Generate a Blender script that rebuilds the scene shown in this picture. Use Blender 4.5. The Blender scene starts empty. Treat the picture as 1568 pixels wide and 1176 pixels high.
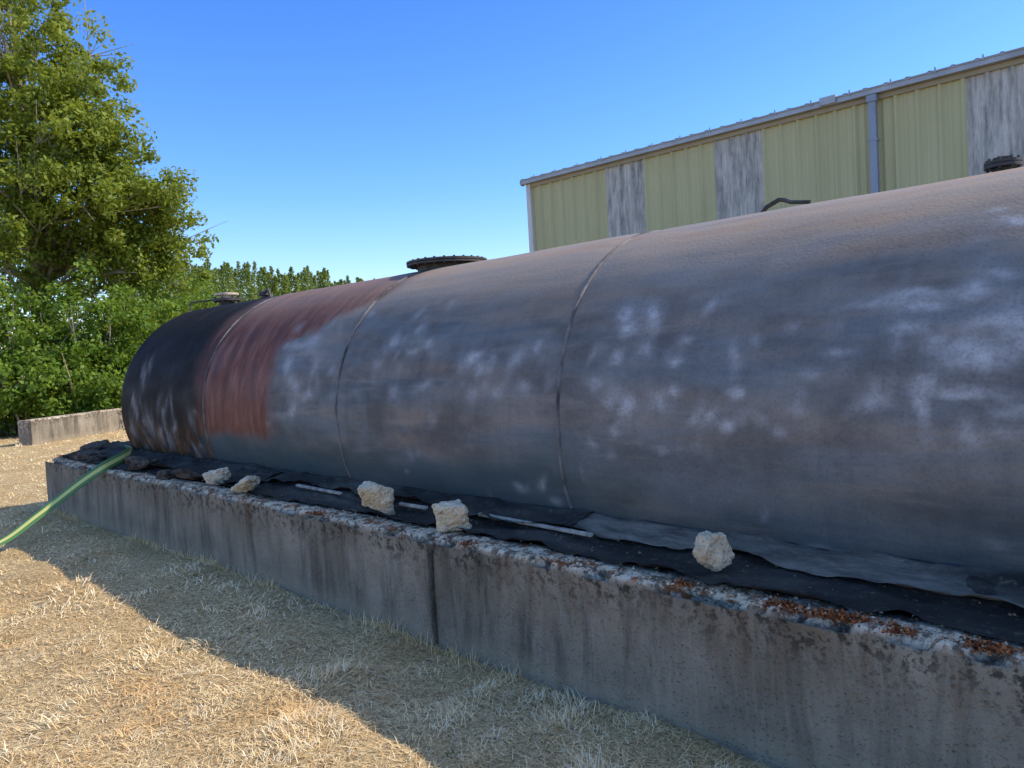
import bpy, math, random, bmesh
import numpy as np
from mathutils import Vector, Matrix, noise as mnoise
R=math.radians
rng=np.random.default_rng(7); random.seed(7)
scene=bpy.context.scene
COL=scene.collection

# ------------------------------------------------------------------ helpers
def link(o,parent=None):
    COL.objects.link(o)
    if parent: o.parent=parent
    return o
def empty(name,loc=(0,0,0)):
    e=bpy.data.objects.new(name,None); e.location=loc; e.empty_display_size=.2
    return link(e)
def mesh_np(name,verts,faces,mats=(),smooth=False,attrs=None,parent=None,midx=None):
    verts=np.asarray(verts,dtype=np.float32); faces=np.asarray(faces,dtype=np.int32)
    me=bpy.data.meshes.new(name)
    me.vertices.add(len(verts)); me.vertices.foreach_set('co',verts.ravel())
    k=faces.shape[1]
    me.loops.add(faces.size); me.loops.foreach_set('vertex_index',faces.ravel())
    me.polygons.add(len(faces)); me.polygons.foreach_set('loop_start',np.arange(0,faces.size,k,dtype=np.int32))
    if smooth: me.polygons.foreach_set('use_smooth',np.ones(len(faces),dtype=bool))
    for m in mats: me.materials.append(m)
    if midx is not None: me.polygons.foreach_set('material_index',np.asarray(midx,dtype=np.int32))
    me.update(calc_edges=True)
    me.validate()
    if attrs:
        for n,a in attrs.items():
            a=np.asarray(a,dtype=np.float32)
            if a.ndim==1:
                me.attributes.new(n,'FLOAT','POINT').data.foreach_set('value',a)
            else:
                me.attributes.new(n,'FLOAT_VECTOR','POINT').data.foreach_set('vector',a.ravel())
    o=bpy.data.objects.new(name,me)
    return link(o,parent)
class MB:
    def __init__(s): s.v=[]; s.f=[]; s.m=[]
    def box(s,a,b,m=0):
        x0,y0,z0=a;x1,y1,z1=b;i=len(s.v)
        s.v+=[(x0,y0,z0),(x1,y0,z0),(x1,y1,z0),(x0,y1,z0),(x0,y0,z1),(x1,y0,z1),(x1,y1,z1),(x0,y1,z1)]
        for q in ((0,3,2,1),(4,5,6,7),(0,1,5,4),(1,2,6,5),(2,3,7,6),(3,0,4,7)):
            s.f.append([i+k for k in q]); s.m.append(m)
    def lathe(s,c,prof,n=32,m=0,axis=Vector((0,0,1))):
        q=Vector((0,0,1)).rotation_difference(axis); c=Vector(c); i=len(s.v)
        for r,z in prof:
            for k in range(n):
                t=2*math.pi*k/n
                s.v.append(tuple(c+q@Vector((r*math.cos(t),r*math.sin(t),z))))
        for a in range(len(prof)-1):
            for k in range(n):
                k2=(k+1)%n
                s.f.append([i+a*n+k,i+a*n+k2,i+(a+1)*n+k2,i+(a+1)*n+k]); s.m.append(m)
        s.f.append([i+k for k in range(n)][::-1]); s.m.append(m)
        s.f.append([i+(len(prof)-1)*n+k for k in range(n)]); s.m.append(m)
    def tube(s,pts,rads,n=8,m=0):
        i=len(s.v); pts=[Vector(p) for p in pts]
        up=Vector((0.13,0.31,1)).normalized()
        for j,p in enumerate(pts):
            t=(pts[min(j+1,len(pts)-1)]-pts[max(j-1,0)]).normalized()
            a=t.cross(up)
            if a.length<.05: a=t.cross(Vector((1,0,0)))
            a.normalize(); b=t.cross(a)
            for k in range(n):
                w=2*math.pi*k/n
                s.v.append(tuple(p+(a*math.cos(w)+b*math.sin(w))*rads[j]))
        for j in range(len(pts)-1):
            for k in range(n):
                k2=(k+1)%n
                s.f.append([i+j*n+k,i+j*n+k2,i+(j+1)*n+k2,i+(j+1)*n+k]); s.m.append(m)
        s.f.append([i+k for k in range(n)][::-1]); s.m.append(m)
        e=i+(len(pts)-1)*n
        s.f.append([e+k for k in range(n)]); s.m.append(m)
    def obj(s,name,mats,parent=None,smooth=False,bevel=0):
        me=bpy.data.meshes.new(name); me.from_pydata(s.v,[],s.f)
        for m in mats: me.materials.append(m)
        me.polygons.foreach_set('material_index',s.m)
        if smooth: me.polygons.foreach_set('use_smooth',[True]*len(me.polygons))
        me.update()
        o=bpy.data.objects.new(name,me); link(o,parent)
        if smooth:
            md=o.modifiers.new('es','EDGE_SPLIT'); md.split_angle=R(35)
        if bevel:
            md=o.modifiers.new('bv','BEVEL'); md.width=bevel; md.segments=2; md.limit_method='ANGLE'
        return o
def _h(i,j,s):
    n=(i*374761393+j*668265263+s*144269504)&0xffffffff
    n=((n^(n>>13))*1274126177)&0xffffffff
    return ((n^(n>>16))&0xffffff)/float(0xffffff)
def vn(x,y,s=0):
    x=np.asarray(x,float); y=np.asarray(y,float)
    xi=np.floor(x).astype(np.int64); yi=np.floor(y).astype(np.int64)
    fx=x-xi; fy=y-yi; fx=fx*fx*(3-2*fx); fy=fy*fy*(3-2*fy)
    a=_h(xi,yi,s); b=_h(xi+1,yi,s); c=_h(xi,yi+1,s); d=_h(xi+1,yi+1,s)
    return (a*(1-fx)+b*fx)*(1-fy)+(c*(1-fx)+d*fx)*fy
def fbm(x,y,s=0,o=4):
    t=0;a=.5;n=0
    for k in range(o):
        t=t+a*vn(x*2**k+17.3*k,y*2**k+9.1*k,s+k); n+=a; a*=.5
    return t/n
def sst(x,a,b):
    t=np.clip((x-a)/(b-a),0,1); return t*t*(3-2*t)
def grid_faces(nu,nv,wrap_v=False):
    i=np.arange(nu-1)[:,None]; j=np.arange(nv if wrap_v else nv-1)[None,:]
    j2=(j+1)%nv
    return np.stack([i*nv+j,(i+1)*nv+j,(i+1)*nv+j2,i*nv+j2],-1).reshape(-1,4)

# ------------------------------------------------------------------ material helpers
class M:
    def __init__(s,name,rough=.8,metal=0,spec=.3):
        s.mat=bpy.data.materials.new(name); s.mat.use_nodes=True
        s.t=s.mat.node_tree; s.b=s.t.nodes['Principled BSDF']; s.out=s.t.nodes['Material Output']
        s.b.inputs['Roughness'].default_value=rough; s.b.inputs['Metallic'].default_value=metal
        s.b.inputs['Specular IOR Level'].default_value=spec
        s.g=s.t.nodes.new('ShaderNodeNewGeometry')
    def n(s,ty,**kw):
        n=s.t.nodes.new(ty)
        for k,v in kw.items(): setattr(n,k,v)
        return n
    def put(s,sock,v):
        if hasattr(v,'links'): s.t.links.new(v,sock)
        elif isinstance(v,tuple) and len(v)==3 and sock.type=='RGBA': sock.default_value=(*v,1)
        else: sock.default_value=v
    def pos(s): return s.g.outputs['Position']
    def attr(s,name,vec=False):
        a=s.n('ShaderNodeAttribute',attribute_name=name); return a.outputs['Vector' if vec else 'Fac']
    def map(s,v,sc=(1,1,1),loc=(0,0,0)):
        m=s.n('ShaderNodeMapping'); s.put(m.inputs['Vector'],v); m.inputs['Scale'].default_value=sc; m.inputs['Location'].default_value=loc
        return m.outputs[0]
    def noise(s,v,sc=5,det=4,ro=.55,dist=0):
        n=s.n('ShaderNodeTexNoise'); s.put(n.inputs['Vector'],v)
        n.inputs['Scale'].default_value=sc; n.inputs['Detail'].default_value=det; n.inputs['Roughness'].default_value=ro; n.inputs['Distortion'].default_value=dist
        return n.outputs['Fac']
    def vor(s,v,sc=5,feat='F1'):
        n=s.n('ShaderNodeTexVoronoi',feature=feat); s.put(n.inputs['Vector'],v); n.inputs['Scale'].default_value=sc
        return n.outputs['Distance']
    def ramp(s,f,stops):
        r=s.n('ShaderNodeValToRGB'); s.put(r.inputs[0],f); e=r.color_ramp.elements
        while len(e)<len(stops): e.new(.5)
        for k,(p,c) in enumerate(stops):
            e[k].position=p
            e[k].color=(c,c,c,1) if not isinstance(c,tuple) else (*c,1)
        return r.outputs[0]
    def mix(s,f,a,b,mode='MIX'):
        m=s.n('ShaderNodeMix',data_type='RGBA',blend_type=mode); m.clamp_factor=True
        s.put(m.inputs[0],f); s.put(m.inputs[6],a); s.put(m.inputs[7],b); return m.outputs[2]
    def math(s,op,a,b=0):
        m=s.n('ShaderNodeMath',operation=op); s.put(m.inputs[0],a); s.put(m.inputs[1],b); return m.outputs[0]
    def bump(s,h,st=.5,d=.02):
        b=s.n('ShaderNodeBump'); b.inputs['Strength'].default_value=st; b.inputs['Distance'].default_value=d
        s.put(b.inputs['Height'],h); s.put(s.b.inputs['Normal'],b.outputs[0])
    def col(s,c): s.put(s.b.inputs['Base Color'],c)
    def rough(s,c): s.put(s.b.inputs['Roughness'],c)

def simple(name,c,var=.25,sc=12,rough=.7,metal=0,bump=.2):
    m=M(name,rough,metal)
    f=m.noise(m.pos(),sc,4,.6)
    d=tuple(x*(1-var) for x in c); l=tuple(min(1,x*(1+var)) for x in c)
    m.col(m.ramp(f,[(.3,d),(.7,l)])); m.bump(m.noise(m.pos(),sc*6,3),bump,.01)
    return m.mat

# ------------------------------------------------------------------ camera
f_px=1180.0; W0=1568.0
yaw=R(45.6); fw=Vector((-math.cos(yaw),math.sin(yaw),0)); rt=Vector((math.sin(yaw),math.cos(yaw),0))
p=R(2.77); F=(fw*math.cos(p)-Vector((0,0,1))*math.sin(p)); U=(Vector((0,0,1))*math.cos(p)+fw*math.sin(p))
rho=.057; cx=rt*math.cos(rho)-U*math.sin(rho); cy=rt*math.sin(rho)+U*math.cos(rho)
CAM=Vector((0,0,1.6))
cd=bpy.data.cameras.new('camera'); cam=bpy.data.objects.new('camera',cd); link(cam)
cam.matrix_world=Matrix(((cx.x,cy.x,-F.x,CAM.x),(cx.y,cy.y,-F.y,CAM.y),(cx.z,cy.z,-F.z,CAM.z),(0,0,0,1)))
cd.sensor_width=36; cd.lens=36*f_px/W0; cd.clip_end=3000; cd.clip_start=.05
scene.camera=cam

# ------------------------------------------------------------------ light
az=R(42); el=R(41)
S=Vector((math.sin(az)*math.cos(el),math.cos(az)*math.cos(el),math.sin(el)))
ld=bpy.data.lights.new('sun','SUN'); ld.energy=5; ld.angle=R(.5); ld.color=(1,.90,.72)
lo=bpy.data.objects.new('sun',ld); lo.rotation_euler=S.to_track_quat('Z','Y').to_euler(); link(lo)
w=bpy.data.worlds.new('World'); scene.world=w; w.use_nodes=True
nt=w.node_tree; bg=nt.nodes['Background']; sk=nt.nodes.new('ShaderNodeTexSky'); sk.sky_type='NISHITA'
sk.sun_disc=False; sk.sun_elevation=el; sk.sun_rotation=az; sk.altitude=0; sk.air_density=1.0; sk.dust_density=.5; sk.ozone_density=2.0
hs=nt.nodes.new('ShaderNodeHueSaturation'); hs.inputs['Saturation'].default_value=1.15; hs.inputs['Value'].default_value=1.9
geo=nt.nodes.new('ShaderNodeTexCoord'); sep=nt.nodes.new('ShaderNodeSeparateXYZ'); nt.links.new(geo.outputs['Generated'],sep.inputs[0])
cr=nt.nodes.new('ShaderNodeValToRGB'); nt.links.new(sep.outputs['Z'],cr.inputs[0])
e=cr.color_ramp.elements; e[0].position=0; e[0].color=(.82,.80,.84,1); e[1].position=.45; e[1].color=(.36,.58,.97,1)
q=e.new(.2); q.color=(.50,.68,.98,1)
q=e.new(.75); q.color=(1.25,1.1,1.0,1)
mx=nt.nodes.new('ShaderNodeMix'); mx.data_type='RGBA'; mx.blend_type='MULTIPLY'; mx.inputs[0].default_value=1
nt.links.new(sk.outputs[0],hs.inputs['Color']); nt.links.new(hs.outputs[0],mx.inputs[6]); nt.links.new(cr.outputs[0],mx.inputs[7])
nt.links.new(mx.outputs[2],bg.inputs[0]); bg.inputs[1].default_value=.15
scene.view_settings.view_transform='Standard'; scene.view_settings.look='None'; scene.view_settings.exposure=0

HW=.576; WY=2.643; WX=-10.54
# ------------------------------------------------------------------ ground
def axis_pts(a,b,step,far):
    core=np.arange(a,b+1e-6,step); l=[];x=a;s=step
    while x>-far: s*=1.25; x-=s; l.append(x)
    r=[];x=b;s=step
    while x<far: s*=1.25; x+=s; r.append(x)
    return np.array(l[::-1]+list(core)+r)
gx=axis_pts(-18,3,.09,900); gy=axis_pts(-1.5,4.0,.09,900)
GX,GY=np.meshgrid(gx,gy,indexing='ij')
def gz(x,y):
    r=np.hypot(x,y)
    near=np.exp(-(r/40.)**2)
    return ((fbm(x*2.2,y*2.2,3)-.5)*.09+(fbm(x*.35,y*.35,9)-.5)*.10)*near*np.where(y<2.6,1,.6)-.03
GZ=gz(GX,GY)
g=M('dry_grass_ground',.95)
P=g.pos()
c=g.ramp(g.noise(P,1.6,5,.65),[(.25,(.54,.35,.15)),(.5,(.74,.53,.26)),(.75,(.86,.69,.40))])
c=g.mix(g.ramp(g.noise(P,35,4,.7),[(.38,.9),(.6,0.)]),c,(.30,.20,.10))
c=g.mix(g.ramp(g.noise(P,.45,3),[(.60,0.),(.78,.2)]),c,(.30,.29,.12))
g.col(c); g.bump(g.noise(P,60,5,.7),.9,.03)
mesh_np('ground',np.stack([GX,GY,GZ],-1).reshape(-1,3),grid_faces(len(gx),len(gy)),[g.mat],True)

# ------------------------------------------------------------------ dry grass blades
def blades(name,bx,by,bz,L,wd,elev,azm,bend,rnd,mat,parent=None):
    n=len(bx); dx=np.cos(azm);dy=np.sin(azm)
    px=-dy;py=dx
    ce=np.cos(elev);se=np.sin(elev)
    e2=elev-bend; ce2=np.cos(e2);se2=np.sin(e2)
    base=np.stack([bx,by,bz],-1)
    mid=base+np.stack([dx*ce,dy*ce,se],-1)*(L*.5)[:,None]
    tip=mid+np.stack([dx*ce2,dy*ce2,se2],-1)*(L*.5)[:,None]
    sd=np.stack([px,py,np.zeros(n)],-1)*(wd*.5)[:,None]
    V=np.stack([base-sd,base+sd,mid-sd*.8,mid+sd*.8,tip],1).reshape(-1,3)
    i=np.arange(n)[:,None]*5
    Fc=np.stack([i+[0,1,3],i+[0,3,2],i+[2,3,4]],1).reshape(-1,3)
    return mesh_np(name,V,Fc,[mat],False,{'rnd':np.repeat(rnd,5)},parent)
gm=M('dry_grass_blades',.75,spec=.12)
c=gm.ramp(gm.attr('rnd'),[(0.,(.32,.20,.10)),(.3,(.74,.51,.24)),(.65,(.95,.72,.40)),(1.,(.98,.88,.62))])
c=gm.mix(gm.ramp(gm.noise(gm.pos(),1.3,4),[(.50,0.),(.66,.55)]),c,(.78,.42,.13))
gm.col(c)
N=340000
r=2.0*np.exp(rng.random(N)*math.log(13)); th=R(134.4)+(rng.random(N)-.5)*R(96)
bx=r*np.cos(th); by=r*np.sin(th)
keep=~((by>WY-.03)&(bx>WX-.04))
keep&=~((by>9))
keep&=(rng.random(N)<(.25+1.2*fbm(bx*2.3,by*2.3,5)))
bx,by,r=bx[keep],by[keep],r[keep]; n=len(bx)
cl=fbm(bx*4.2,by*4.2,21,3)
L=(.025+.055*rng.random(n))*(.5+1.*cl)
elev=R(2)+R(36)*rng.random(n)**2+R(110)*np.clip(cl-.56,0,1)
azm=np.where(rng.random(n)<.5,fbm(bx*2,by*2,31,2)*14+rng.normal(0,.7,n),rng.random(n)*2*math.pi)
wd=np.maximum(.0022,r*.0008)*(.7+.6*rng.random(n))
blades('dry_grass',bx,by,gz(bx,by)-.004+.012*rng.random(n)+.06*np.clip(cl-.55,0,1),L,wd,elev,azm,R(5)+R(45)*rng.random(n),np.clip(.05+.9*rng.random(n)*(.5+.9*cl)+.1*cl,0,1),gm.mat)
n=3000; bx=WX+rng.random(n)*12; by=WY-.02-np.abs(rng.normal(0,.035,n))
k=fbm(bx*1.7,bx*0+3,4)>.50; bx,by=bx[k],by[k]; n=len(bx)
blades('wall_foot_grass',bx,by,gz(bx,by),.04+.08*rng.random(n),np.full(n,.003),R(20)+R(60)*rng.random(n),rng.random(n)*6.28,R(40)*rng.random(n),.2+.6*rng.random(n),gm.mat)
wd_=M('green_weed',.6); wd_.col(wd_.ramp(wd_.attr('rnd'),[(0.,(.05,.08,.02)),(1.,(.16,.20,.06))]))
WXs=[];WYs=[]
for _ in range(14):
    x0=rng.uniform(-9,-1.5); y0=rng.uniform(.6,2.5); k=rng.integers(8,20)
    WXs.append(rng.normal(x0,.015,k)); WYs.append(rng.normal(y0,.015,k))
bx=np.concatenate(WXs); by=np.concatenate(WYs); n=len(bx)
blades('weed_tufts',bx,by,gz(bx,by),.02+.03*rng.random(n),np.full(n,.005),R(15)+R(50)*rng.random(n),rng.random(n)*6.28,R(30)*rng.random(n),rng.random(n),wd_.mat)

# ------------------------------------------------------------------ concrete walls
cm=M('weathered_concrete',.92,spec=.2)
P=cm.pos()
c=cm.ramp(cm.noise(P,2.2,5,.6),[(.3,(.185,.158,.118)),(.55,(.27,.232,.175)),(.75,(.36,.31,.24))])
st=cm.noise(cm.map(P,(4,4,.5)),1.4,5,.65,.5)
c=cm.mix(cm.ramp(st,[(.46,0.),(.66,.8)]),c,(.085,.070,.052))
c=cm.mix(cm.ramp(cm.noise(cm.map(P,(7,7,.9),(4,1,0)),1.3,5,.65,.5),[(.54,0.),(.72,.4)]),c,(.43,.375,.295))
sx=cm.n('ShaderNodeSeparateXYZ'); cm.put(sx.inputs[0],P); Z=sx.outputs['Z']
rw=cm.ramp(cm.noise(cm.map(P,(5,5,.8),(2,7,1)),1.5,4,.6),[(.52,0.),(.66,1.)])
c=cm.mix(cm.math('MULTIPLY',rw,cm.ramp(Z,[(.18,0.),(.55,.5)])),c,(.16,.085,.04))
sp=cm.ramp(cm.noise(P,20,5,.72),[(.50,0.),(.57,1.)])
topm=cm.ramp(cm.math('ADD',Z,cm.math('MULTIPLY',cm.noise(P,4,4),.34)),[(.52,0.),(.70,1.)])
c=cm.mix(cm.math('MULTIPLY',sp,cm.math('MULTIPLY',topm,.8)),c,(.026,.020,.016))
edge=cm.attr('edge')
c=cm.mix(cm.math('MULTIPLY',edge,.7),c,(.16,.12,.085))
en=cm.ramp(cm.noise(P,17,5,.75),[(.44,0.),(.54,1.)])
c=cm.mix(cm.math('MULTIPLY',edge,en),c,(.72,.60,.44))
c=cm.mix(cm.math('MULTIPLY',edge,cm.ramp(cm.noise(cm.map(P,(1,1,1),(9,3,1)),9,4,.65),[(.56,0.),(.62,.95)])),c,(.27,.09,.028))
c=cm.mix(cm.ramp(cm.noise(P,120,2,.5),[(.60,0.),(.72,.5)]),c,(.07,.06,.048))
c=cm.mix(cm.ramp(Z,[(.0,.5),(.12,0.)]),c,(.38,.31,.21))
cm.col(c)
h=cm.math('ADD',cm.math('MULTIPLY',cm.noise(P,14,5,.7),1.),cm.math('MULTIPLY',cm.ramp(cm.vor(P,45),[(.0,0.),(.3,1.)]),.35))
cm.bump(h,.9,.024)
def conc_wall(name,p0,p1,th,ht,parent,seed=0,jag=1.0):
    p0=Vector(p0);p1=Vector(p1);Ln=(p1-p0).length;d=(p1-p0)/Ln;nrm=Vector((-d.y,d.x))
    ns=max(4,int(Ln/.016)); s=np.linspace(0,Ln,ns)
    hs=[-.25,0,.06,.13,.2,.28,.36,.43,.48]+list(np.linspace(.50,ht-.035,5))
    prof=[(0,z,0) for z in hs]+[(.003,ht-.018,.35),(.014,ht-.004,1),(.035,ht,1),(.075,ht,.9),(.11,ht,.8),(.15,ht,.7),(th-.02,ht,.6),(th,ht-.02,.5),(th,0,0),(th,-.25,0)]
    V=[];E=[]
    for (o,z,e) in prof:
        z0=np.full(ns,z,float);o0=np.full(ns,o,float)
        if e>0:
            chip=np.clip(fbm(s*9,s*0+seed,11+seed,4)-.52,0,1)*.20*jag*(1 if e<.95 or o<.05 else .4)
            chip2=np.clip(fbm(s*2.3,s*0+seed+5,12+seed,3)-.60,0,1)*.45*jag
            inner=max(0,1-o/.12)
            z0-= (chip+chip2)*inner+ (fbm(s*26,s*0+o*40,seed+3,3)-.5)*.013
            o0+= (chip*1.1+chip2*.8)*(1 if o<.06 else 0)
        o0+=(fbm(s*1.1,np.full(ns,z*3.),seed+7,3)-.5)*.02*(1 if o<th*.5 else 0)
        V.append(np.stack([p0.x+d.x*s+nrm.x*o0,p0.y+d.y*s+nrm.y*o0,z0],-1)); E.append(np.full(ns,1. if e>0 else 0.)*min(1,e*1.2))
    V=np.array(V); npf=len(prof)
    E=np.array(E)
    o=mesh_np(name,V.reshape(-1,3),grid_faces(npf,ns),[cm.mat],True,{'edge':E.ravel()},parent)
    me=o.data
    b=bmesh.new(); b.from_mesh(me); b.verts.ensure_lookup_table()
    for col in (0,ns-1):
        try: b.faces.new([b.verts[k*ns+col] for k in range(npf)])
        except Exception: pass
    bmesh.ops.recalc_face_normals(b,faces=b.faces); b.to_mesh(me); b.free()
    return o
vault=empty('concrete_retaining_wall')
conc_wall('front_wall_far',(WX,WY),(-3.318,WY),.22,HW,vault,1)
conc_wall('front_wall_near',(-3.282,WY+.012),(5.6,WY+.012),.22,HW,vault,4)
conc_wall('end_wall_far',(WX,6.2),(WX,WY+.23),.22,HW,vault,8)
conc_wall('back_wall',(5.6,6.2),(WX+.24,6.2),.22,HW,vault,9)
conc_wall('end_wall_near',(5.6,WY+.24),(5.6,6.1),.22,HW,vault,10)
jb=MB(); jb.box((-3.325,WY+.05,-.2),(-3.275,WY+.20,.50)); jb.obj('joint_filler',[simple('joint_filler',(.03,.026,.024),.3,20)],vault)
low=conc_wall('low_concrete_wall',(-20.2,4.84),(-24.5,11.5),.35,.55,None,14,2.0)

# ------------------------------------------------------------------ tank
TY,TZ,TR=4.34,1.122,1.170; XE=-9.36; XN=4.1
sd=.34
xs=[];rs=[]
for t in np.linspace(0,math.pi/2,46):
    xs.append(XE-sd*math.cos(t)); rs.append(TR*math.sin(t)**.7 if t>0 else 0.002)
body=np.arange(XE+.02,XN,.02)
for x in body: xs.append(x); rs.append(TR)
for t in np.linspace(math.pi/2,0,30):
    xs.append(XN+sd*math.cos(t)); rs.append(TR*math.sin(t)**.7 if t>0 else 0.002)
xs=np.array(xs); rs=np.array(rs); nth=400
phi=np.linspace(0,2*np.pi,nth,endpoint=False)
XX,PH=np.meshgrid(xs,phi,indexing='ij'); RR=np.repeat(rs[:,None],nth,1)
PHs=(PH+np.pi)%(2*np.pi)-np.pi
sS=PHs*TR
dent=(fbm(XX*.9,sS*.9,40,3)-.5)*.016*(RR/TR)
seams=[-9.40,-7.245,-4.96,-2.78,-.55,1.7]
for q in seams[1:]: dent=dent-.008*np.exp(-((XX-q)/.10)**2)
R2=RR+dent
TV=np.stack([XX,TY-R2*np.cos(PH),TZ+R2*np.sin(PH)],-1).reshape(-1,3)
deg=np.degrees(PHs)
D36='0123456789abcdefghijklmnopqrstuvwxyz'
# pale scuffs: positions on the shell as (X cm, angle*2+100) pairs
code='6p4j664h6k495k43683x5o3r5a4j4v3u6f355x375o3d5d314q3d53334v2z472x6p3u703h6r39722m6n2u5w2l2r4h2n4b2s42334e274g1z4n243r2i3x293d2l3h2m371t4121441w5e255l353d3j3t3u3l262z1s37b34abj4lc54fbh449r3y9i3r9o3d8p3w8b448e3g913dax3hbv3dfu4gf84kfz3zfi3iew3bfl2yeu3y8q1u871y801o3v1h44464j41'
sz=[(18,30,.8),(16,40,.9),(16,18,.8),(14,14,.4),(18,20,.5),(15,15,.8),(14,20,.5),(13,50,.45),(18,25,.8),(20,20,.5),(14,14,.8),(12,14,.5),(18,16,.9),(12,14,.9),(14,16,.8),(14,14,.5),(14,16,.6),(20,20,.5),(16,14,.5),(16,16,.4),(14,16,.5),(16,16,.4),(60,12,.7),(40,14,.8),(30,12,.5),(70,8,.5),(25,20,.8),(30,14,.5),(46,38,1.),(20,24,.7),(54,12,1.),(20,16,.8),(14,40,.8),(26,60,.7),(40,12,.8),(30,12,.8),(20,10,.6),(12,50,.4),(30,12,.5),(20,14,.4),(20,40,.5),(40,14,.5),(16,14,.6),(14,14,.5),(14,16,.5),(20,14,.5),(20,16,.8),(14,14,.6),(14,20,.4),(18,30,.5),(12,16,.5),(14,14,.5),(20,16,.4),(20,18,.4),(14,20,.4),(50,10,.4),(20,20,.5),(14,20,.6),(20,20,.5),(20,14,.5),(14,20,.5),(14,30,.4),(16,10,.5),(14,16,.5),(14,10,.5),(20,12,.4),(20,14,.3),(12,20,.3)]
w1=(fbm(XX*9,sS*9,81,3)-.5); w2=(fbm(XX*9,sS*9,85,3)-.5)
white=np.zeros_like(XX)
def dab(X0,d0,s1,s2,a_,sl=0,warp=.07,pw=1.15):
    global white
    i0=max(0,np.searchsorted(xs,X0-.5)); i1=np.searchsorted(xs,X0+.5)
    u=XX[i0:i1]-X0+w1[i0:i1]*warp; v=(PHs[i0:i1]-R(d0))*TR+w2[i0:i1]*warp
    k=np.exp(-(((u+sl*v)/s1)**2+(v/s2)**2)**pw)*a_
    white[i0:i1]=1-(1-white[i0:i1])*(1-np.clip(k,0,1))
for i,(w_,h_,a_) in enumerate(sz):
    q=code[i*4:i*4+4]; X0=-(D36.index(q[0])*36+D36.index(q[1]))/100; d0=(D36.index(q[2])*36+D36.index(q[3])-100)/2
    ppm=f_px/(abs(X0)*.70+2.35)
    dab(X0,d0,w_/ppm/.72*.58,h_/ppm*.62,min(1,a_*1.05),rng.normal(0,.25))
    dab(X0,d0,w_/ppm/.72*1.4,h_/ppm*1.4,a_*.14,0,.07,.8)
    for _ in range(2):
        dab(X0+rng.normal(0,.15),d0+rng.normal(0,6),rng.uniform(.02,.045),rng.uniform(.025,.06),a_*rng.uniform(.15,.45),rng.normal(0,.25))
for _ in range(170):
    X0=rng.uniform(-6.4,4.); d0=rng.uniform(-18,44)
    if vn(X0*1.1,d0*.05,77)<.42: continue
    dab(X0,d0,rng.uniform(.02,.06),rng.uniform(.02,.06),rng.uniform(.10,.38),rng.normal(0,.3))
haze=sst(fbm(XX*1.1,sS*2.2,91,4),.42,.75)*sst(XX,-6,-.5)*.14*(1-sst(deg,38,55))
white=np.clip(np.maximum(white,haze),0,1)
keepw=white; white=np.zeros_like(XX)
for _ in range(46):
    dab(rng.uniform(-9.2,-7.4),rng.uniform(-22,6),rng.uniform(.02,.06),rng.uniform(.04,.12),rng.uniform(.08,.35),rng.normal(0,.3),.10,.85)
for x0_,d0_ in [(-8.9,22),(-8.75,26),(-8.8,18),(-9.0,4),(-8.6,-6),(-8.2,-10)]:
    dab(x0_,d0_,.04,.10,.35,.3,.1,.85)
white=np.clip(keepw+white,0,1)
wob=(fbm(XX*1.5,sS*1.5,50,4)-.5)
wob2=(fbm(XX*6,sS*1.2,55,4)-.5)
black=1-sst(XX+wob*.7,-7.62,-6.95)
edgeR=-5.85+.35*wob2+.12*np.sign(vn(XX*0,sS*2.2,60)-.5)+sst(deg,25,60)*.9
rust=(1-sst(XX,edgeR-.16,edgeR+.12))*(1-sst(-deg+wob*14,7,13))
rust*=(1-.45*sst(deg,38,62))
teal=sst(-deg+wob*22,2,16)*(1-.55*sst(XX,-3.0,-2.2))
top=sst(deg+wob*26,24,58)  # upper shell mask: weathered brown-grey, with grazing sunlight painted into the colour
scr=(1-sst(XX,-7.3,-7.15))*sst(-deg+wob*30,-4,13)
tm=M('weathered_steel_tank',.5,.05,.3)
T=tm.attr('tuv',True)
s1=tm.noise(tm.map(T,(.40,3.0,1)),1.5,5,.62,.4)
c=tm.ramp(s1,[(.30,(.085,.112,.130)),(.44,(.150,.162,.170)),(.55,(.205,.182,.162)),(.70,(.26,.19,.14))])
s2=tm.noise(tm.map(T,(1.,1.6,1),(7,3,0)),2.2,4,.6)
c=tm.mix(tm.ramp(s2,[(.42,0.),(.62,.7)]),c,(.088,.076,.070))
s3=tm.noise(tm.map(T,(9,.8,1)),1.6,3,.6)
c=tm.mix(tm.ramp(s3,[(.5,0.),(.75,.35)]),c,(.065,.072,.082))
s4=tm.noise(tm.map(T,(.7,5,1),(1,5,2)),2.2,4,.6)
c=tm.mix(tm.ramp(s4,[(.55,0.),(.72,.45)]),c,(.30,.255,.21))
tp=tm.ramp(s1,[(.3,(.31,.255,.215)),(.52,(.37,.28,.21)),(.72,(.42,.25,.145))])  # crown colours lightened and warmed to carry the sun highlight
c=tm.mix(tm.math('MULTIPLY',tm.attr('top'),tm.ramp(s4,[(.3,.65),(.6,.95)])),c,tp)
c=tm.mix(tm.math('MULTIPLY',tm.attr('teal'),.75),c,tm.ramp(s2,[(.3,(.030,.075,.085)),(.7,(.06,.09,.095))]))
rs_=tm.noise(tm.map(T,(5,1.2,1)),1.6,5,.65)
rc=tm.ramp(rs_,[(.3,(.075,.030,.022)),(.5,(.185,.055,.032)),(.72,(.30,.135,.09))])
c=tm.mix(tm.attr('rust'),c,rc)
bl=tm.ramp(rs_,[(.3,(.007,.006,.006)),(.6,(.020,.014,.013)),(.8,(.05,.032,.027))])
c=tm.mix(tm.attr('black'),c,bl)
sc_=tm.noise(tm.map(T,(2.4,1.6,1),(2,8,0)),2.,5,.7)
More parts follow.
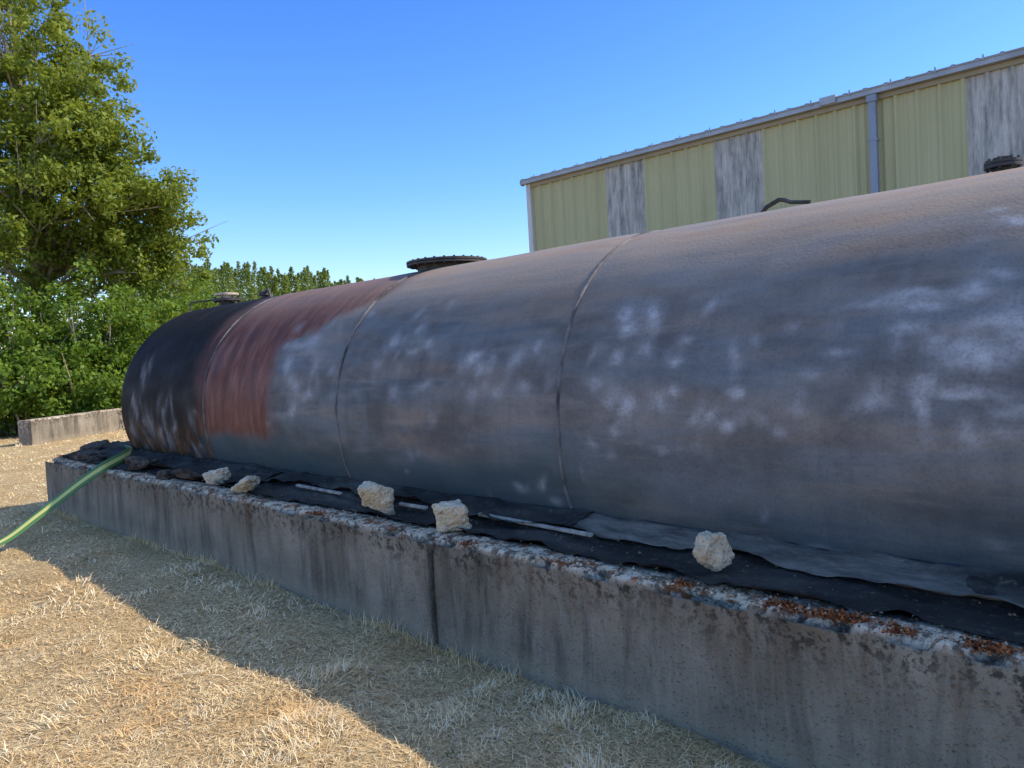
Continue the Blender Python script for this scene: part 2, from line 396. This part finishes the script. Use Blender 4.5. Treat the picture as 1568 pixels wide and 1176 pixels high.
oc=tm.ramp(rs_,[(.35,(.05,.026,.015)),(.55,(.17,.08,.035)),(.8,(.36,.25,.16))])
c=tm.mix(tm.math('MULTIPLY',tm.attr('scr'),tm.ramp(sc_,[(.40,0.),(.56,.9)])),c,oc)
wn=tm.noise(T,24,5,.75)
wf=tm.math('MULTIPLY',tm.attr('white'),tm.ramp(wn,[(.30,.40),(.58,1.)]))
c=tm.mix(wf,c,(.52,.50,.50))
sdust=tm.noise(T,70,3,.6)
c=tm.mix(tm.ramp(sdust,[(.5,0.),(.8,.4)]),c,(.045,.042,.042))
tm.col(c)
tm.put(tm.b.inputs['Specular IOR Level'],tm.ramp(tm.attr('black'),[(0.,.30),(1.,.10)]))
tm.rough(tm.ramp(s2,[(.3,.56),(.7,.75)]))
tm.bump(tm.noise(T,55,4,.6),.24,.01)
tuv=np.stack([XX,sS,0*XX],-1).reshape(-1,3)
tank=empty('steel_storage_tank',(0,0,0))
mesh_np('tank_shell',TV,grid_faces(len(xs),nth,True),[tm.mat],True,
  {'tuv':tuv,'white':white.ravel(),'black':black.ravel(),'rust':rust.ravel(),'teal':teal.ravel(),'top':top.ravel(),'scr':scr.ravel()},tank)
def bead(x,rad):
    m=96*4;k=8;t=np.linspace(0,2*np.pi,m,endpoint=False)
    w=np.linspace(0,2*np.pi,k,endpoint=False)
    T_,W_=np.meshgrid(t,w,indexing='ij')
    rr=TR-.010+rad*np.sin(W_)*(1+.5*(vn(T_*60,W_*0,3)-.5)); xx=x+.9*rad*np.cos(W_)+(vn(T_*3,W_*0,int(abs(x)*10)+200)-.5)*.014
    V=np.stack([xx,TY-rr*np.cos(T_),TZ+rr*np.sin(T_)],-1).reshape(-1,3)
    Fc=grid_faces(m+1,k,True); Fc=Fc%(m*k)
    return V,Fc
bm_=simple('weld_bead_steel',(.15,.135,.13),.8,5,.75,0,.1)
for q in seams[1:]:
    V,Fc=bead(q,.0125); mesh_np('weld_seam',V,Fc,[bm_],True,None,tank)
dk=simple('dark_fitting_steel',(.075,.066,.058),.4,14,.6,.3)
lt=simple('weathered_fitting_cap',(.60,.50,.36),.3,14,.6,.1)
mb=MB(); zt=TZ+TR; mc=(-4.96,4.36)
mb.lathe((mc[0],mc[1],0),[(.25,zt-.12),(.25,zt+.022),(.34,zt+.027),(.34,zt+.042)],48,0)
mb.lathe((mc[0],mc[1],0),[(.342,zt+.048),(.342,zt+.064),(.335,zt+.066)],48,0)
for k in range(24):
    a=2*math.pi*k/24; mb.lathe((mc[0]+.31*math.cos(a),mc[1]+.31*math.sin(a),0),[(.010,zt+.018),(.010,zt+.076)],6,0)
mb.obj('manway_flange',[dk],tank,True)
mb=MB(); c0=(-9.0,4.34,0)
mb.lathe(c0,[(.09,zt-.1),(.09,zt+.05),(.165,zt+.055),(.165,zt+.085)],28,0)
mb.lathe(c0,[(.085,zt+.087),(.085,zt+.12),(.14,zt+.125),(.14,zt+.15),(.05,zt+.16)],24,1)
for k in range(8):
    a=2*math.pi*k/8; mb.lathe((c0[0]+.145*math.cos(a),c0[1]+.145*math.sin(a),0),[(.012,zt+.04),(.012,zt+.11)],6,0)
mb.tube([(-9.25,4.0,zt-.09),(-9.27,4.0,zt+.05),(-9.25,4.02,zt+.06),(-9.1,4.2,zt+.075)],[.011]*4,6,0)
mb.obj('vent_hatch',[dk,lt],tank,True)
mb=MB(); mb.lathe((-8.07,4.34,0),[(.04,zt-.05),(.04,zt+.04),(.07,zt+.045),(.06,zt+.08),(.03,zt+.10)],16,0)
mb.tube([(-8.07,4.34,zt+.07),(-7.95,4.32,zt+.10),(-7.87,4.3,zt+.0)],[.018]*3,6,0)
mb.obj('vent_cap',[dk],tank,True)
mb=MB(); mb.tube([(-2.07,4.22,zt-.03),(-2.03,4.23,zt+.02),(-1.96,4.24,zt+.05),(-1.93,4.24,zt+.045),(-1.89,4.24,zt+.025),(-1.78,4.24,zt+.008)],[.013,.013,.013,.013,.012,.011],8,0)
mb.obj('lifting_lug',[dk],tank,True)
mb=MB(); c1=(-.88,4.30,0)
mb.lathe(c1,[(.045,zt-.06),(.045,zt+.018),(.078,zt+.02),(.078,zt+.036)],28,0)
mb.lathe(c1,[(.078,zt+.039),(.078,zt+.052),(.042,zt+.055),(.042,zt+.068)],28,0)
for k in range(8):
    a=2*math.pi*k/8; mb.lathe((c1[0]+.064*math.cos(a),c1[1]+.064*math.sin(a),0),[(.007,zt+.01),(.007,zt+.066)],6,0)
mb.obj('pipe_flange',[dk],tank,True)

# ------------------------------------------------------------------ roofing felt
fm=M('roofing_felt',.85,0,.25)
P=fm.pos()
c=fm.ramp(fm.noise(fm.map(P,(.8,2.5,1)),2,5,.6),[(.3,(.016,.015,.014)),(.55,(.036,.033,.030)),(.78,(.095,.085,.072))])
c=fm.mix(fm.ramp(fm.noise(P,22,5,.75),[(.56,0.),(.68,.5)]),c,(.20,.17,.125))
fm.col(fm.mix(fm.attr('lite'),c,fm.ramp(fm.noise(fm.map(P,(1,3,1)),5,5,.7),[(.3,(.08,.07,.06)),(.7,(.30,.26,.21))])))
fm.bump(fm.noise(P,18,6,.7),.8,.02)
def felt(name,x0,x1,ye,y1,zoff,seed,lite,step=.02,amp=1.,parent=None):
    xa=np.arange(x0,x1,step); t=np.concatenate([np.linspace(0,.85,46),np.linspace(.9,y1,10)]) if y1>1 else np.linspace(0,y1,36)
    Xg,Tg=np.meshgrid(xa,t,indexing='ij')
    e=ye+(fbm(Xg*1.3,Xg*0+seed,seed,4)-.5)*.16+(fbm(Xg*8,Xg*0+seed,seed+1,4)-.5)*.06
    Y=e+Tg
    z=HW+.010+zoff+sst(Y,2.86,3.28)*.058
    rid=1-np.abs(fbm(Xg*1.6+Y*1.1,Y*3.5,seed+4,3)-.5)*2
    rid2=1-np.abs(fbm(Xg*3.1-Y*2.2,Y*6+Xg,seed+14,3)-.5)*2
    z=z+np.clip(rid-.80,0,1)*.13*amp+np.clip(rid2-.80,0,1)*.06*amp+(fbm(Xg*5,Y*8,seed+5,4)-.5)*.014
    curl=np.exp(-(Tg/.03)**2)*np.clip(fbm(Xg*3,Xg*0+8,seed+8,3)-.48,0,1)*.12
    z=z+curl
    z=z-np.clip(WY+.02-Y,0,1)*1.5
    L_=sst(fbm(Xg*.8,Y*2.5,seed+9,3),.45,.65)*lite
    return mesh_np(name,np.stack([Xg,Y,z],-1).reshape(-1,3),grid_faces(*Xg.shape),[fm.mat],True,{'lite':L_.ravel()},parent)
fe=empty('roofing_felt_cover')
felt('base_sheet',WX-.05,5.5,2.78,3.4,0,70,.25,amp=.6,parent=fe)
felt('lap_sheet_near',-2.95,5.2,3.00,.5,.014,90,1.,amp=.5,parent=fe)
felt('lap_sheet_mid',-6.2,-2.6,3.03,.5,.020,110,.5,amp=.6,parent=fe)
felt('lap_sheet_far',WX+.1,-5.8,2.9,.6,.02,130,.25,amp=.9,parent=fe)
wm=simple('weathered_batten',(.38,.34,.29),.5,14,.85)
def batten(x,y,ln,a,z=.66):
    m=MB(); m.box((-ln/2,-.012,-.008),(ln/2,.012,.008))
    o=m.obj('wooden_batten',[wm],None,False,.003); o.location=(x,y,z); o.rotation_euler=(R(8),R(.5),R(a)); return o
batten(-4.98,2.99,.62,-1,.637); batten(-3.84,2.97,.26,2,.637); batten(-2.85,3.0,.85,-1.5,.636)

# ------------------------------------------------------------------ rubble
rk=M('broken_concrete',.95,spec=.15)
P=rk.pos(); c=rk.ramp(rk.noise(P,9,5,.6),[(.3,(.60,.50,.35)),(.7,(.88,.77,.56))])
c=rk.mix(rk.ramp(rk.vor(P,38),[(.10,.65),(.28,0.)]),c,(.28,.24,.20))
c=rk.mix(rk.ramp(rk.noise(P,45,4,.7),[(.55,0.),(.7,.7)]),c,(.15,.125,.10)); rk.col(c); rk.bump(rk.noise(P,50,5,.7),1.,.02)
rd=M('dark_rubble',.95,spec=.15)
P=rd.pos(); c=rd.ramp(rd.noise(P,14,5,.7),[(.35,(.04,.032,.028)),(.7,(.20,.155,.12))]); rd.col(c); rd.bump(rd.noise(P,40,5,.7),1.,.02)
def rock(name,loc,sz,seed,mat,rotz=0):
    rr=random.Random(seed); b=bmesh.new()
    for _ in range(13):
        v=Vector((rr.uniform(-1,1),rr.uniform(-1,1),rr.uniform(-1,1)))
        v=v/max(abs(v.x),abs(v.y),abs(v.z)) if rr.random()<.6 else v.normalized()
        b.verts.new(v*rr.uniform(.8,1.0))
    bmesh.ops.convex_hull(b,input=b.verts)
    loose=[v for v in b.verts if not v.link_faces]; bmesh.ops.delete(b,geom=loose,context='VERTS')
    bmesh.ops.subdivide_edges(b,edges=b.edges,cuts=3,use_grid_fill=True)
    bmesh.ops.triangulate(b,faces=b.faces)
    bmesh.ops.subdivide_edges(b,edges=b.edges,cuts=2,use_grid_fill=True)
    for _ in range(3): bmesh.ops.smooth_vert(b,verts=b.verts,factor=.5,use_axis_x=True,use_axis_y=True,use_axis_z=True)
    b.normal_update()
    for v in b.verts:
        q=v.co+Vector((seed*3.1,0,0))
        v.co+=v.normal*(mnoise.fractal(q*2.2,1,2,4)*.12+mnoise.noise(q*9)*.06)
        v.co=Vector((v.co.x*sz[0],v.co.y*sz[1],v.co.z*sz[2]))
    me=bpy.data.meshes.new(name); b.to_mesh(me); b.free(); me.materials.append(mat)
    o=bpy.data.objects.new(name,me); link(o); o.location=(loc[0],loc[1],loc[2]+sz[2]*.80); o.rotation_euler=(rr.uniform(-.15,.15),rr.uniform(-.15,.15),rotz)
    return o
T0=HW+.010
rock('concrete_chunk',(-3.99,2.80,T0),(.125,.11,.125),3,rk.mat,.4)
rock('concrete_chunk',(-3.26,2.82,T0),(.125,.11,.10),12,rk.mat,.5)
rock('concrete_chunk',(-1.71,2.88,T0),(.095,.09,.110),5,rk.mat,.9)
rock('concrete_chunk',(-5.66,2.78,T0),(.17,.11,.075),8,rk.mat,.1)
rock('concrete_chunk',(-6.34,2.84,T0),(.125,.10,.085),21,rk.mat,.6)
rock('concrete_chunk',(-.50,3.20,T0+.04),(.09,.08,.065),33,rk.mat,.6)
rock('dark_stone',(-6.84,2.82,T0),(.16,.11,.06),14,rd.mat,.6)
rock('dark_stone',(-7.2,2.78,T0),(.10,.09,.045),15,rd.mat,.2)
rock('dark_stone',(-8.17,2.92,T0),(.20,.14,.085),16,rd.mat,.1)
rock('dark_stone',(-8.0,2.80,T0),(.13,.10,.05),17,rd.mat,1.1)
rock('dark_stone',(-9.75,2.92,T0),(.24,.18,.06),18,rd.mat,.1)
rock('dark_stone',(-10.2,3.1,T0),(.22,.2,.08),19,rd.mat,1.3)
rock('dark_stone',(-9.3,2.83,T0),(.16,.12,.05),20,rd.mat,.5)
mo=M('dry_moss',.95); mo.col(mo.ramp(mo.attr('rnd'),[(0.,(.08,.02,.01)),(.5,(.30,.085,.025)),(1.,(.52,.20,.07))]))
mx_=[];my=[];mz=[]
for (x,y,s,k) in [(-1.30,2.71,.05,420),(-1.07,2.72,.07,600),(-.90,2.70,.03,160),(-.64,2.71,.05,320),(-4.50,2.68,.05,180),(-3.03,2.69,.04,120),(-1.75,2.73,.03,120),(-.2,2.73,.06,200),(-2.4,2.69,.06,60),(-5.3,2.68,.08,80),(-3.7,2.69,.06,60)]:
    mx_.append(rng.normal(x,s,k)); my.append(rng.normal(y,.022,k)); mz.append(HW-.014+rng.random(k)*.018)
mx_=np.concatenate(mx_);my=np.clip(np.concatenate(my),WY+.012,3);mz=np.concatenate(mz);n=len(mx_)
blades('dry_moss',mx_,my,mz,.010+.014*rng.random(n),.006+.008*rng.random(n),rng.random(n)*1.2,rng.random(n)*6.28,rng.random(n),rng.random(n),mo.mat)
def chips(name,n,xr,yf,zf,szr,mat):
    cxs=rng.uniform(*xr,n); cys=yf(n,cxs); czs=zf(cxs,cys)
    tet=np.array([[1,0,-.4],[-.5,.87,-.4],[-.5,-.87,-.4],[0,0,.7]])
    s=rng.uniform(szr[0],szr[1],n)*rng.random(n)**.5
    a=rng.random(n)*6.28
    ca,sa=np.cos(a),np.sin(a)
    q=tet[None]+rng.normal(0,.25,(n,4,3))
    x=(q[...,0]*ca[:,None]-q[...,1]*sa[:,None])*s[:,None]+cxs[:,None]
    y=(q[...,0]*sa[:,None]+q[...,1]*ca[:,None])*s[:,None]+cys[:,None]
    z=q[...,2]*s[:,None]*.8+czs[:,None]+s[:,None]*.2
    V=np.stack([x,y,z],-1).reshape(-1,3); i=np.arange(n)[:,None]*4
    Fc=np.stack([i+[0,1,3],i+[1,2,3],i+[2,0,3],i+[0,2,1]],1).reshape(-1,3)
    return mesh_np(name,V,Fc,[mat])
chips('concrete_crumbs',1400,(WX+.1,1.5),lambda n,x: WY+.03+np.abs(rng.normal(0,.09,n)),lambda x,y: np.full(len(x),HW+.004),(.004,.014),simple('crumb_concrete',(.50,.41,.30),.6,25,.95))
chips('cover_debris',900,(WX+.1,1.5),lambda n,x: rng.uniform(2.85,3.25,n),lambda x,y: HW+.022+sst(y,2.86,3.28)*.058,(.003,.010),simple('leaf_litter',(.24,.17,.11),.6,25,.95))

# ------------------------------------------------------------------ lay-flat hose
hm=M('flat_hose',.45,0,.5)
hm.col(hm.mix(hm.ramp(hm.attr('rnd'),[(.30,0.),(.34,1.),(.66,1.),(.70,0.)]),(.08,.20,.06),(.62,.58,.18)))
ctrl=[(-9.5,3.25,.69),(-9.15,3.15,.67),(-8.84,2.98,.66),(-8.6,2.76,.63),(-8.47,2.62,.60),(-8.43,2.40,.49),(-8.40,2.0,.24),(-8.37,1.67,.06),(-8.35,1.3,.035),(-8.3,.9,.03),(-8.1,.2,.03),(-8.3,-.6,.02),(-8.9,-1.5,.02)]
def catmull(P_,n=10):
    P_=[Vector(q) for q in P_]; out=[]
    for i in range(len(P_)-1):
        a=P_[max(i-1,0)];b=P_[i];c_=P_[i+1];d=P_[min(i+2,len(P_)-1)]
        for k in range(n):
            t=k/n; out.append(.5*((2*b)+(-a+c_)*t+(2*a-5*b+4*c_-d)*t*t+(-a+3*b-3*c_+d)*t**3))
    out.append(P_[-1]); return out
cv=catmull(ctrl); HV=[];hr=[]
for i,q in enumerate(cv):
    t=(cv[min(i+1,len(cv)-1)]-cv[max(i-1,0)]).normalized(); a=t.cross(Vector((0,0,1))).normalized(); b=a.cross(t)
    tw=.55+.25*math.sin(i*.06); A2=a*math.cos(tw)+b*math.sin(tw); B2=b*math.cos(tw)-a*math.sin(tw)
    for k in range(12):
        w_=2*math.pi*k/12; HV.append(tuple(q+A2*.055*math.cos(w_)+B2*.010*math.sin(w_))); hr.append(.5+.5*math.cos(w_))
mesh_np('flat_hose',np.array(HV),grid_faces(len(cv),12,True),[hm.mat],True,{'rnd':np.array(hr)})

# ------------------------------------------------------------------ metal building
BY=12.6; EZ=5.13
bx0=-.909*BY
gn=M('green_metal_siding',.5,.0,.4)
P=gn.pos(); c=gn.ramp(gn.noise(gn.map(P,(1.5,1,.25)),1.5,3,.6),[(.3,(.48,.445,.225)),(.7,(.56,.52,.275))])
c=gn.mix(gn.ramp(gn.noise(gn.map(P,(9,1,.6)),1.,3,.6),[(.55,0.),(.8,.25)]),c,(.34,.32,.18)); gn.col(c)
wp=M('fibreglass_skylight_panel',.6,.0,.4)
P=wp.pos(); c=wp.ramp(wp.noise(wp.map(P,(6,1,.9)),1.8,5,.75),[(.32,(.20,.20,.18)),(.5,(.46,.44,.385)),(.68,(.70,.66,.58))]); wp.col(c)
gv=simple('galvanised_trim',(.38,.38,.38),.15,3,.45,.4); tr=simple('white_corner_trim',(.62,.61,.58),.1,3,.5); bt=simple('blue_downspout',(.28,.32,.38),.12,3,.45,.2)
rf=simple('metal_roof',(.38,.38,.39),.15,2,.4,.4)
wr=[(-.747*BY,-.675*BY),(-.552*BY,-.485*BY),(-.237*BY,-.165*BY),(.08*BY,.15*BY),(.40*BY,.47*BY)]
prof=[(0,-.05),(.03,-.05),(.05,0),(.12,0),(.13,-.012),(.16,-.012),(.17,0),(.28,0)]
pts=[];x=bx0
while x<12:
    for o,d in prof: pts.append((x+o,BY+d))
    x+=.30
pts.append((x,BY-.03))
V=[];Fc=[];mi=[]
for a,b in pts: V+= [(a,b,0),(a,b,EZ)]
for i in range(len(pts)-1):
    xm=(pts[i][0]+pts[i+1][0])/2
    Fc.append((2*i,2*i+2,2*i+3,2*i+1)); mi.append(1 if any(a<xm<b for a,b in wr) else 0)
bld=empty('metal_warehouse')
mesh_np('side_wall_siding',np.array(V),np.array(Fc),[gn.mat,wp.mat],False,None,bld,mi)
bx1=pts[-1][0]; DP=16.; RH=1.6
m=MB()
for xx in (bx0+.02,bx1-.02):
    i=len(m.v); m.v+=[(xx,BY+.02,0),(xx,BY+DP,0),(xx,BY+DP,EZ),(xx,BY+DP/2,EZ+RH),(xx,BY+.02,EZ)]; m.f.append([i,i+1,i+2,i+3,i+4]); m.m.append(0)
i=len(m.v); m.v+=[(bx0,BY+DP,0),(bx1,BY+DP,0),(bx1,BY+DP,EZ),(bx0,BY+DP,EZ)]; m.f.append([i,i+1,i+2,i+3]); m.m.append(0)
m.obj('end_and_back_walls',[gn.mat],bld)
rp=[];x=bx0-.08
while x<bx1+.1:
    rp+=[(x,.02),(x+.03,.02),(x+.05,0),(x+.28,0)]; x+=.30
V=[];Fc=[]
slope=RH/(DP/2)
for a,h in rp:
    V+=[(a,BY-.20,EZ+.10+h-.20*slope),(a,BY+DP/2,EZ+.10+RH+h),(a,BY+DP+.20,EZ+.10+h-.20*slope)]
for i in range(len(rp)-1):
    for q in (0,1): Fc.append((3*i+q,3*i+3+q,3*i+4+q,3*i+1+q))
ro=mesh_np('corrugated_roof',np.array(V),np.array(Fc),[rf],False,None,bld)
sm=ro.modifiers.new('s','SOLIDIFY'); sm.thickness=.012
m=MB()
m.box((bx0-.1,BY-.18,EZ-.03),(bx1,BY-.055,EZ+.06),0)
m.box((bx0-.1,BY-.195,EZ+.04),(bx1,BY-.17,EZ+.068),0)
m.lathe((bx0-.1,BY-.115,EZ+.015),[(.065,-.02),(.075,.0),(.065,.03)],16,0,Vector((-1,0,0)))
for q in np.arange(bx0+.3,bx1,.6): m.box((q,BY-.202,EZ+.03),(q+.025,BY-.196,EZ+.11),0)
m.box((-5.0,BY-.215,EZ-.02),(-4.75,BY-.17,EZ+.10),0)
m.obj('gutter',[gv],bld,False,.006)
m=MB(); m.box((bx0-.05,BY-.07,0),(bx0+.07,BY+.06,EZ-.032)); m.obj('corner_trim',[tr],bld)
m=MB(); m.box((bx0+.08,BY-.064,EZ-.10),(bx1,BY-.052,EZ-.032)); m.obj('eave_trim',[simple('tan_trim',(.36,.32,.24),.1,3)],bld)
dx=-.336*BY
m=MB(); m.box((dx-.055,BY-.16,.1),(dx+.055,BY-.068,EZ-.032)); m.box((dx-.075,BY-.18,EZ-.14),(dx+.075,BY-.066,EZ-.033))
for z in (1.2,2.6,3.35,4.4): m.box((dx-.07,BY-.165,z),(dx+.07,BY-.052,z+.04))
m.obj('downspout',[bt],bld,False,.012)

# ------------------------------------------------------------------ foliage
def leafmat(name,dark,mid,lite,tr=(.34,.38,.03)):
    m=M(name,.55,spec=.3)
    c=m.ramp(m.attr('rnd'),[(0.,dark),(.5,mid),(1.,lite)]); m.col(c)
    tl=m.n('ShaderNodeBsdfTranslucent'); m.put(tl.inputs[0],m.mix(.5,c,tr))
    mx_=m.n('ShaderNodeMixShader'); mx_.inputs[0].default_value=.45
    m.t.links.new(m.b.outputs[0],mx_.inputs[1]); m.t.links.new(tl.outputs[0],mx_.inputs[2]); m.t.links.new(mx_.outputs[0],m.out.inputs[0])
    return m.mat
bark=M('bark',.9); c=bark.ramp(bark.noise(bark.map(bark.pos(),(6,6,1)),2,4),[(.3,(.20,.17,.12)),(.7,(.55,.48,.37))]); bark.col(c)
def loc(lat,dep,z):
    return np.stack([np.asarray(lat)*rt.x+np.asarray(dep)*fw.x,np.asarray(lat)*rt.y+np.asarray(dep)*fw.y,np.asarray(z)],-1)
def leaves(name,cent,crad,per,size,mat,parent=None,flat=.75,seed=1):
    r_=np.random.default_rng(seed); nc=len(cent); n=nc*per
    ci=np.repeat(np.arange(nc),per)
    d=r_.normal(0,1,(n,3)); d/=np.linalg.norm(d,axis=1)[:,None]
    rad=r_.random(n)**.5
    p=cent[ci]+d*(rad*crad[ci])[:,None]*[1,1,flat]
    nrm=d*.7+r_.normal(0,.6,(n,3))+[0,0,.35]; nrm/=np.linalg.norm(nrm,axis=1)[:,None]
    t=np.cross(nrm,r_.normal(0,1,(n,3))); t/=np.linalg.norm(t,axis=1)[:,None]; b=np.cross(nrm,t)
    s=size*(.6+.8*r_.random(n))[:,None]
    V=np.stack([p-t*s*.5,p+b*s*.3+nrm*s*.05,p+t*s*.55,p-b*s*.3+nrm*s*.05],1).reshape(-1,3)
    Fc=np.arange(n*4).reshape(-1,4)
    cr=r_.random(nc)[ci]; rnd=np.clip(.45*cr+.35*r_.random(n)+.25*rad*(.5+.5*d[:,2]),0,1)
    return mesh_np(name,V,Fc,[mat],False,{'rnd':np.repeat(rnd,4)},parent)
def blobs_to_clumps(blobs,r_,dens=1.,cr=(.45,.9)):
    C=[];Rd=[]
    for (la,de,z,rl,rz,k) in blobs:
        k=int(k*dens); d=r_.normal(0,1,(k,3)); d/=np.linalg.norm(d,axis=1)[:,None]
        rr=(.35+.65*r_.random(k)**.6)
        nz=1+.22*r_.normal(0,1,k)
        q=d*(rr*nz)[:,None]
        C.append(loc(la+q[:,0]*rl,de+q[:,1]*rl,z+q[:,2]*rz)); Rd.append(r_.uniform(cr[0],cr[1],k))
    return np.concatenate(C),np.concatenate(Rd)
def make_tree(name,base,height,blobs,size,per,mat,seed,trunk_r=.28,dens=1.,nl=70,cr=(.45,.9)):
    r_=np.random.default_rng(seed); e=empty(name)
    C,Rd=blobs_to_clumps(blobs,r_,dens,cr); ok=C[:,2]>.2; C=C[ok];Rd=Rd[ok]
    leaves('leaves',C,Rd,per,size,mat,e,seed=seed)
    m=MB(); b0=Vector(base)
    tp=[b0+Vector((.15*math.sin(t*5+seed),.15*math.cos(t*4+seed),height*t)) for t in np.linspace(0,1,9)]
    m.tube([tuple(q) for q in tp],[trunk_r*(1-.88*t) for t in np.linspace(0,1,9)],10,0)
    for i in r_.choice(len(C),min(nl,len(C)),replace=False):
        q=Vector(C[i]); t=min(.92,max(.12,(q.z-b0.z)/height*.72)); s=b0+Vector((.15*math.sin(t*5+seed),.15*math.cos(t*4+seed),height*t))
        mid=s.lerp(q,.5)+Vector(r_.normal(0,.25,3)); mid.z+=.2
        r0=trunk_r*(1-.88*t)*.45
        m.tube([tuple(s),tuple(s.lerp(mid,.5)),tuple(mid),tuple(mid.lerp(q,.6)),tuple(q)],[r0,r0*.8,r0*.55,r0*.3,.012],6,0)
        for _ in range(3):
            t2=q+Vector(r_.normal(0,.4,3)); m.tube([tuple(mid.lerp(q,.5)),tuple(t2)],[.022,.006],5,0)
    m.obj('trunk_and_limbs',[bark.mat],e,True)
    return e
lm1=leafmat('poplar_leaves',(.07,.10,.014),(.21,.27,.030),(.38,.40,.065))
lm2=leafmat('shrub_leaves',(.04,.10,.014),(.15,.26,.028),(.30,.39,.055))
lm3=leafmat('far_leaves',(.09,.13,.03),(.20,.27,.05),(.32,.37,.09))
def lz(px,py,d):
    dx=px-784; dy=588-py; return (dx+.057*dy)*d/1180, 1.6+(dy-.057*dx-57)*d/1180
def BL(px,py,d,rl,rz,n):
    a,z=lz(px,py,d); return (a,d,z,rl,rz,n)
blobs=[BL(-30,-40,25,2.5,2.5,80),BL(70,105,25,2.1,2.1,115),BL(115,195,24.5,2.0,2.1,105),BL(145,300,24,2.2,1.9,120),BL(240,298,24,1.2,.5,30),BL(255,350,24.5,.9,.6,20),BL(95,390,24.5,3.0,1.8,120),BL(0,300,23.5,2.4,2.6,100),BL(-60,220,25,3.2,3.8,120),BL(225,395,25,1.7,1.2,52),BL(165,235,24,1.2,1.0,34)]
a,_z=lz(70,600,25); b_=loc(a,25,0.)
make_tree('poplar_tree',b_,14.5,blobs,.14,95,lm1,5,.24,1.,110,(.28,.64))
blobs=[BL(-260,60,27,3.3,4.6,90),BL(-300,330,27,3.3,3.8,70)]
a,_z=lz(-280,600,27); make_tree('poplar_tree',loc(a,27,0.),13,blobs,.18,50,lm1,9,.28,1.,40)
r_=np.random.default_rng(12)
bl=[]
for px,top,d in [(-240,440,23),(-150,455,22.5),(-60,425,22.5),(20,430,22),(90,440,22),(150,435,22.5),(205,430,23.5),(255,430,25),(300,436,29),(60,520,21),(130,540,21.5),(0,560,20.8),(190,560,22.5),(-90,560,20.5)]:
    a,z=lz(px,top,d); bl.append((a,d,z*.52,1.8,z*.5,66))
C,Rd=blobs_to_clumps(bl,r_,1.2,(.28,.6)); ok=C[:,2]>.12; C=C[ok];Rd=Rd[ok]
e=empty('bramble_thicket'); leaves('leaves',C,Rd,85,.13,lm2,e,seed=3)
m=MB()
for (a,d,z,rl,rz,_) in bl:
    for _ in range(7):
        q=Vector(loc(a+r_.normal(0,.3),d+r_.normal(0,.3),0.)); t=Vector(loc(a+r_.normal(0,1.),d+r_.normal(0,1.),z+rz*.6)); mm=q.lerp(t,.5)+Vector((0,0,.4))
        m.tube([tuple(q),tuple(mm),tuple(t)],[.04,.025,.01],5,0)
m.obj('stems',[bark.mat],e,True)
# distant tree line: overlapping narrow conical crowns
r_=np.random.default_rng(22); C=[];Rd=[]
for px in np.arange(150,900,5):
    d=100+r_.uniform(-6,16); a,z=lz(px,0,d); ht=np.interp(px,[150,300,480,560,900],[15.0,14.4,12.4,10.2,8.5])
    ztop=(ht+r_.uniform(-1.3,.6))*d/100
    k=60; t=np.linspace(0,1,k); z=ztop*(.25+.75*t); rad=1.3*(1-t)**.9; an=r_.random(k)*6.28
    C.append(loc(a+rad*np.cos(an)*.7,d+rad*np.sin(an)*.7,z)); Rd.append(.22+.95*(1-t)**.8)
C=np.concatenate(C);Rd=np.concatenate(Rd)
leaves('distant_tree_line',C,Rd,20,.30,lm3,None,1.0,seed=8)
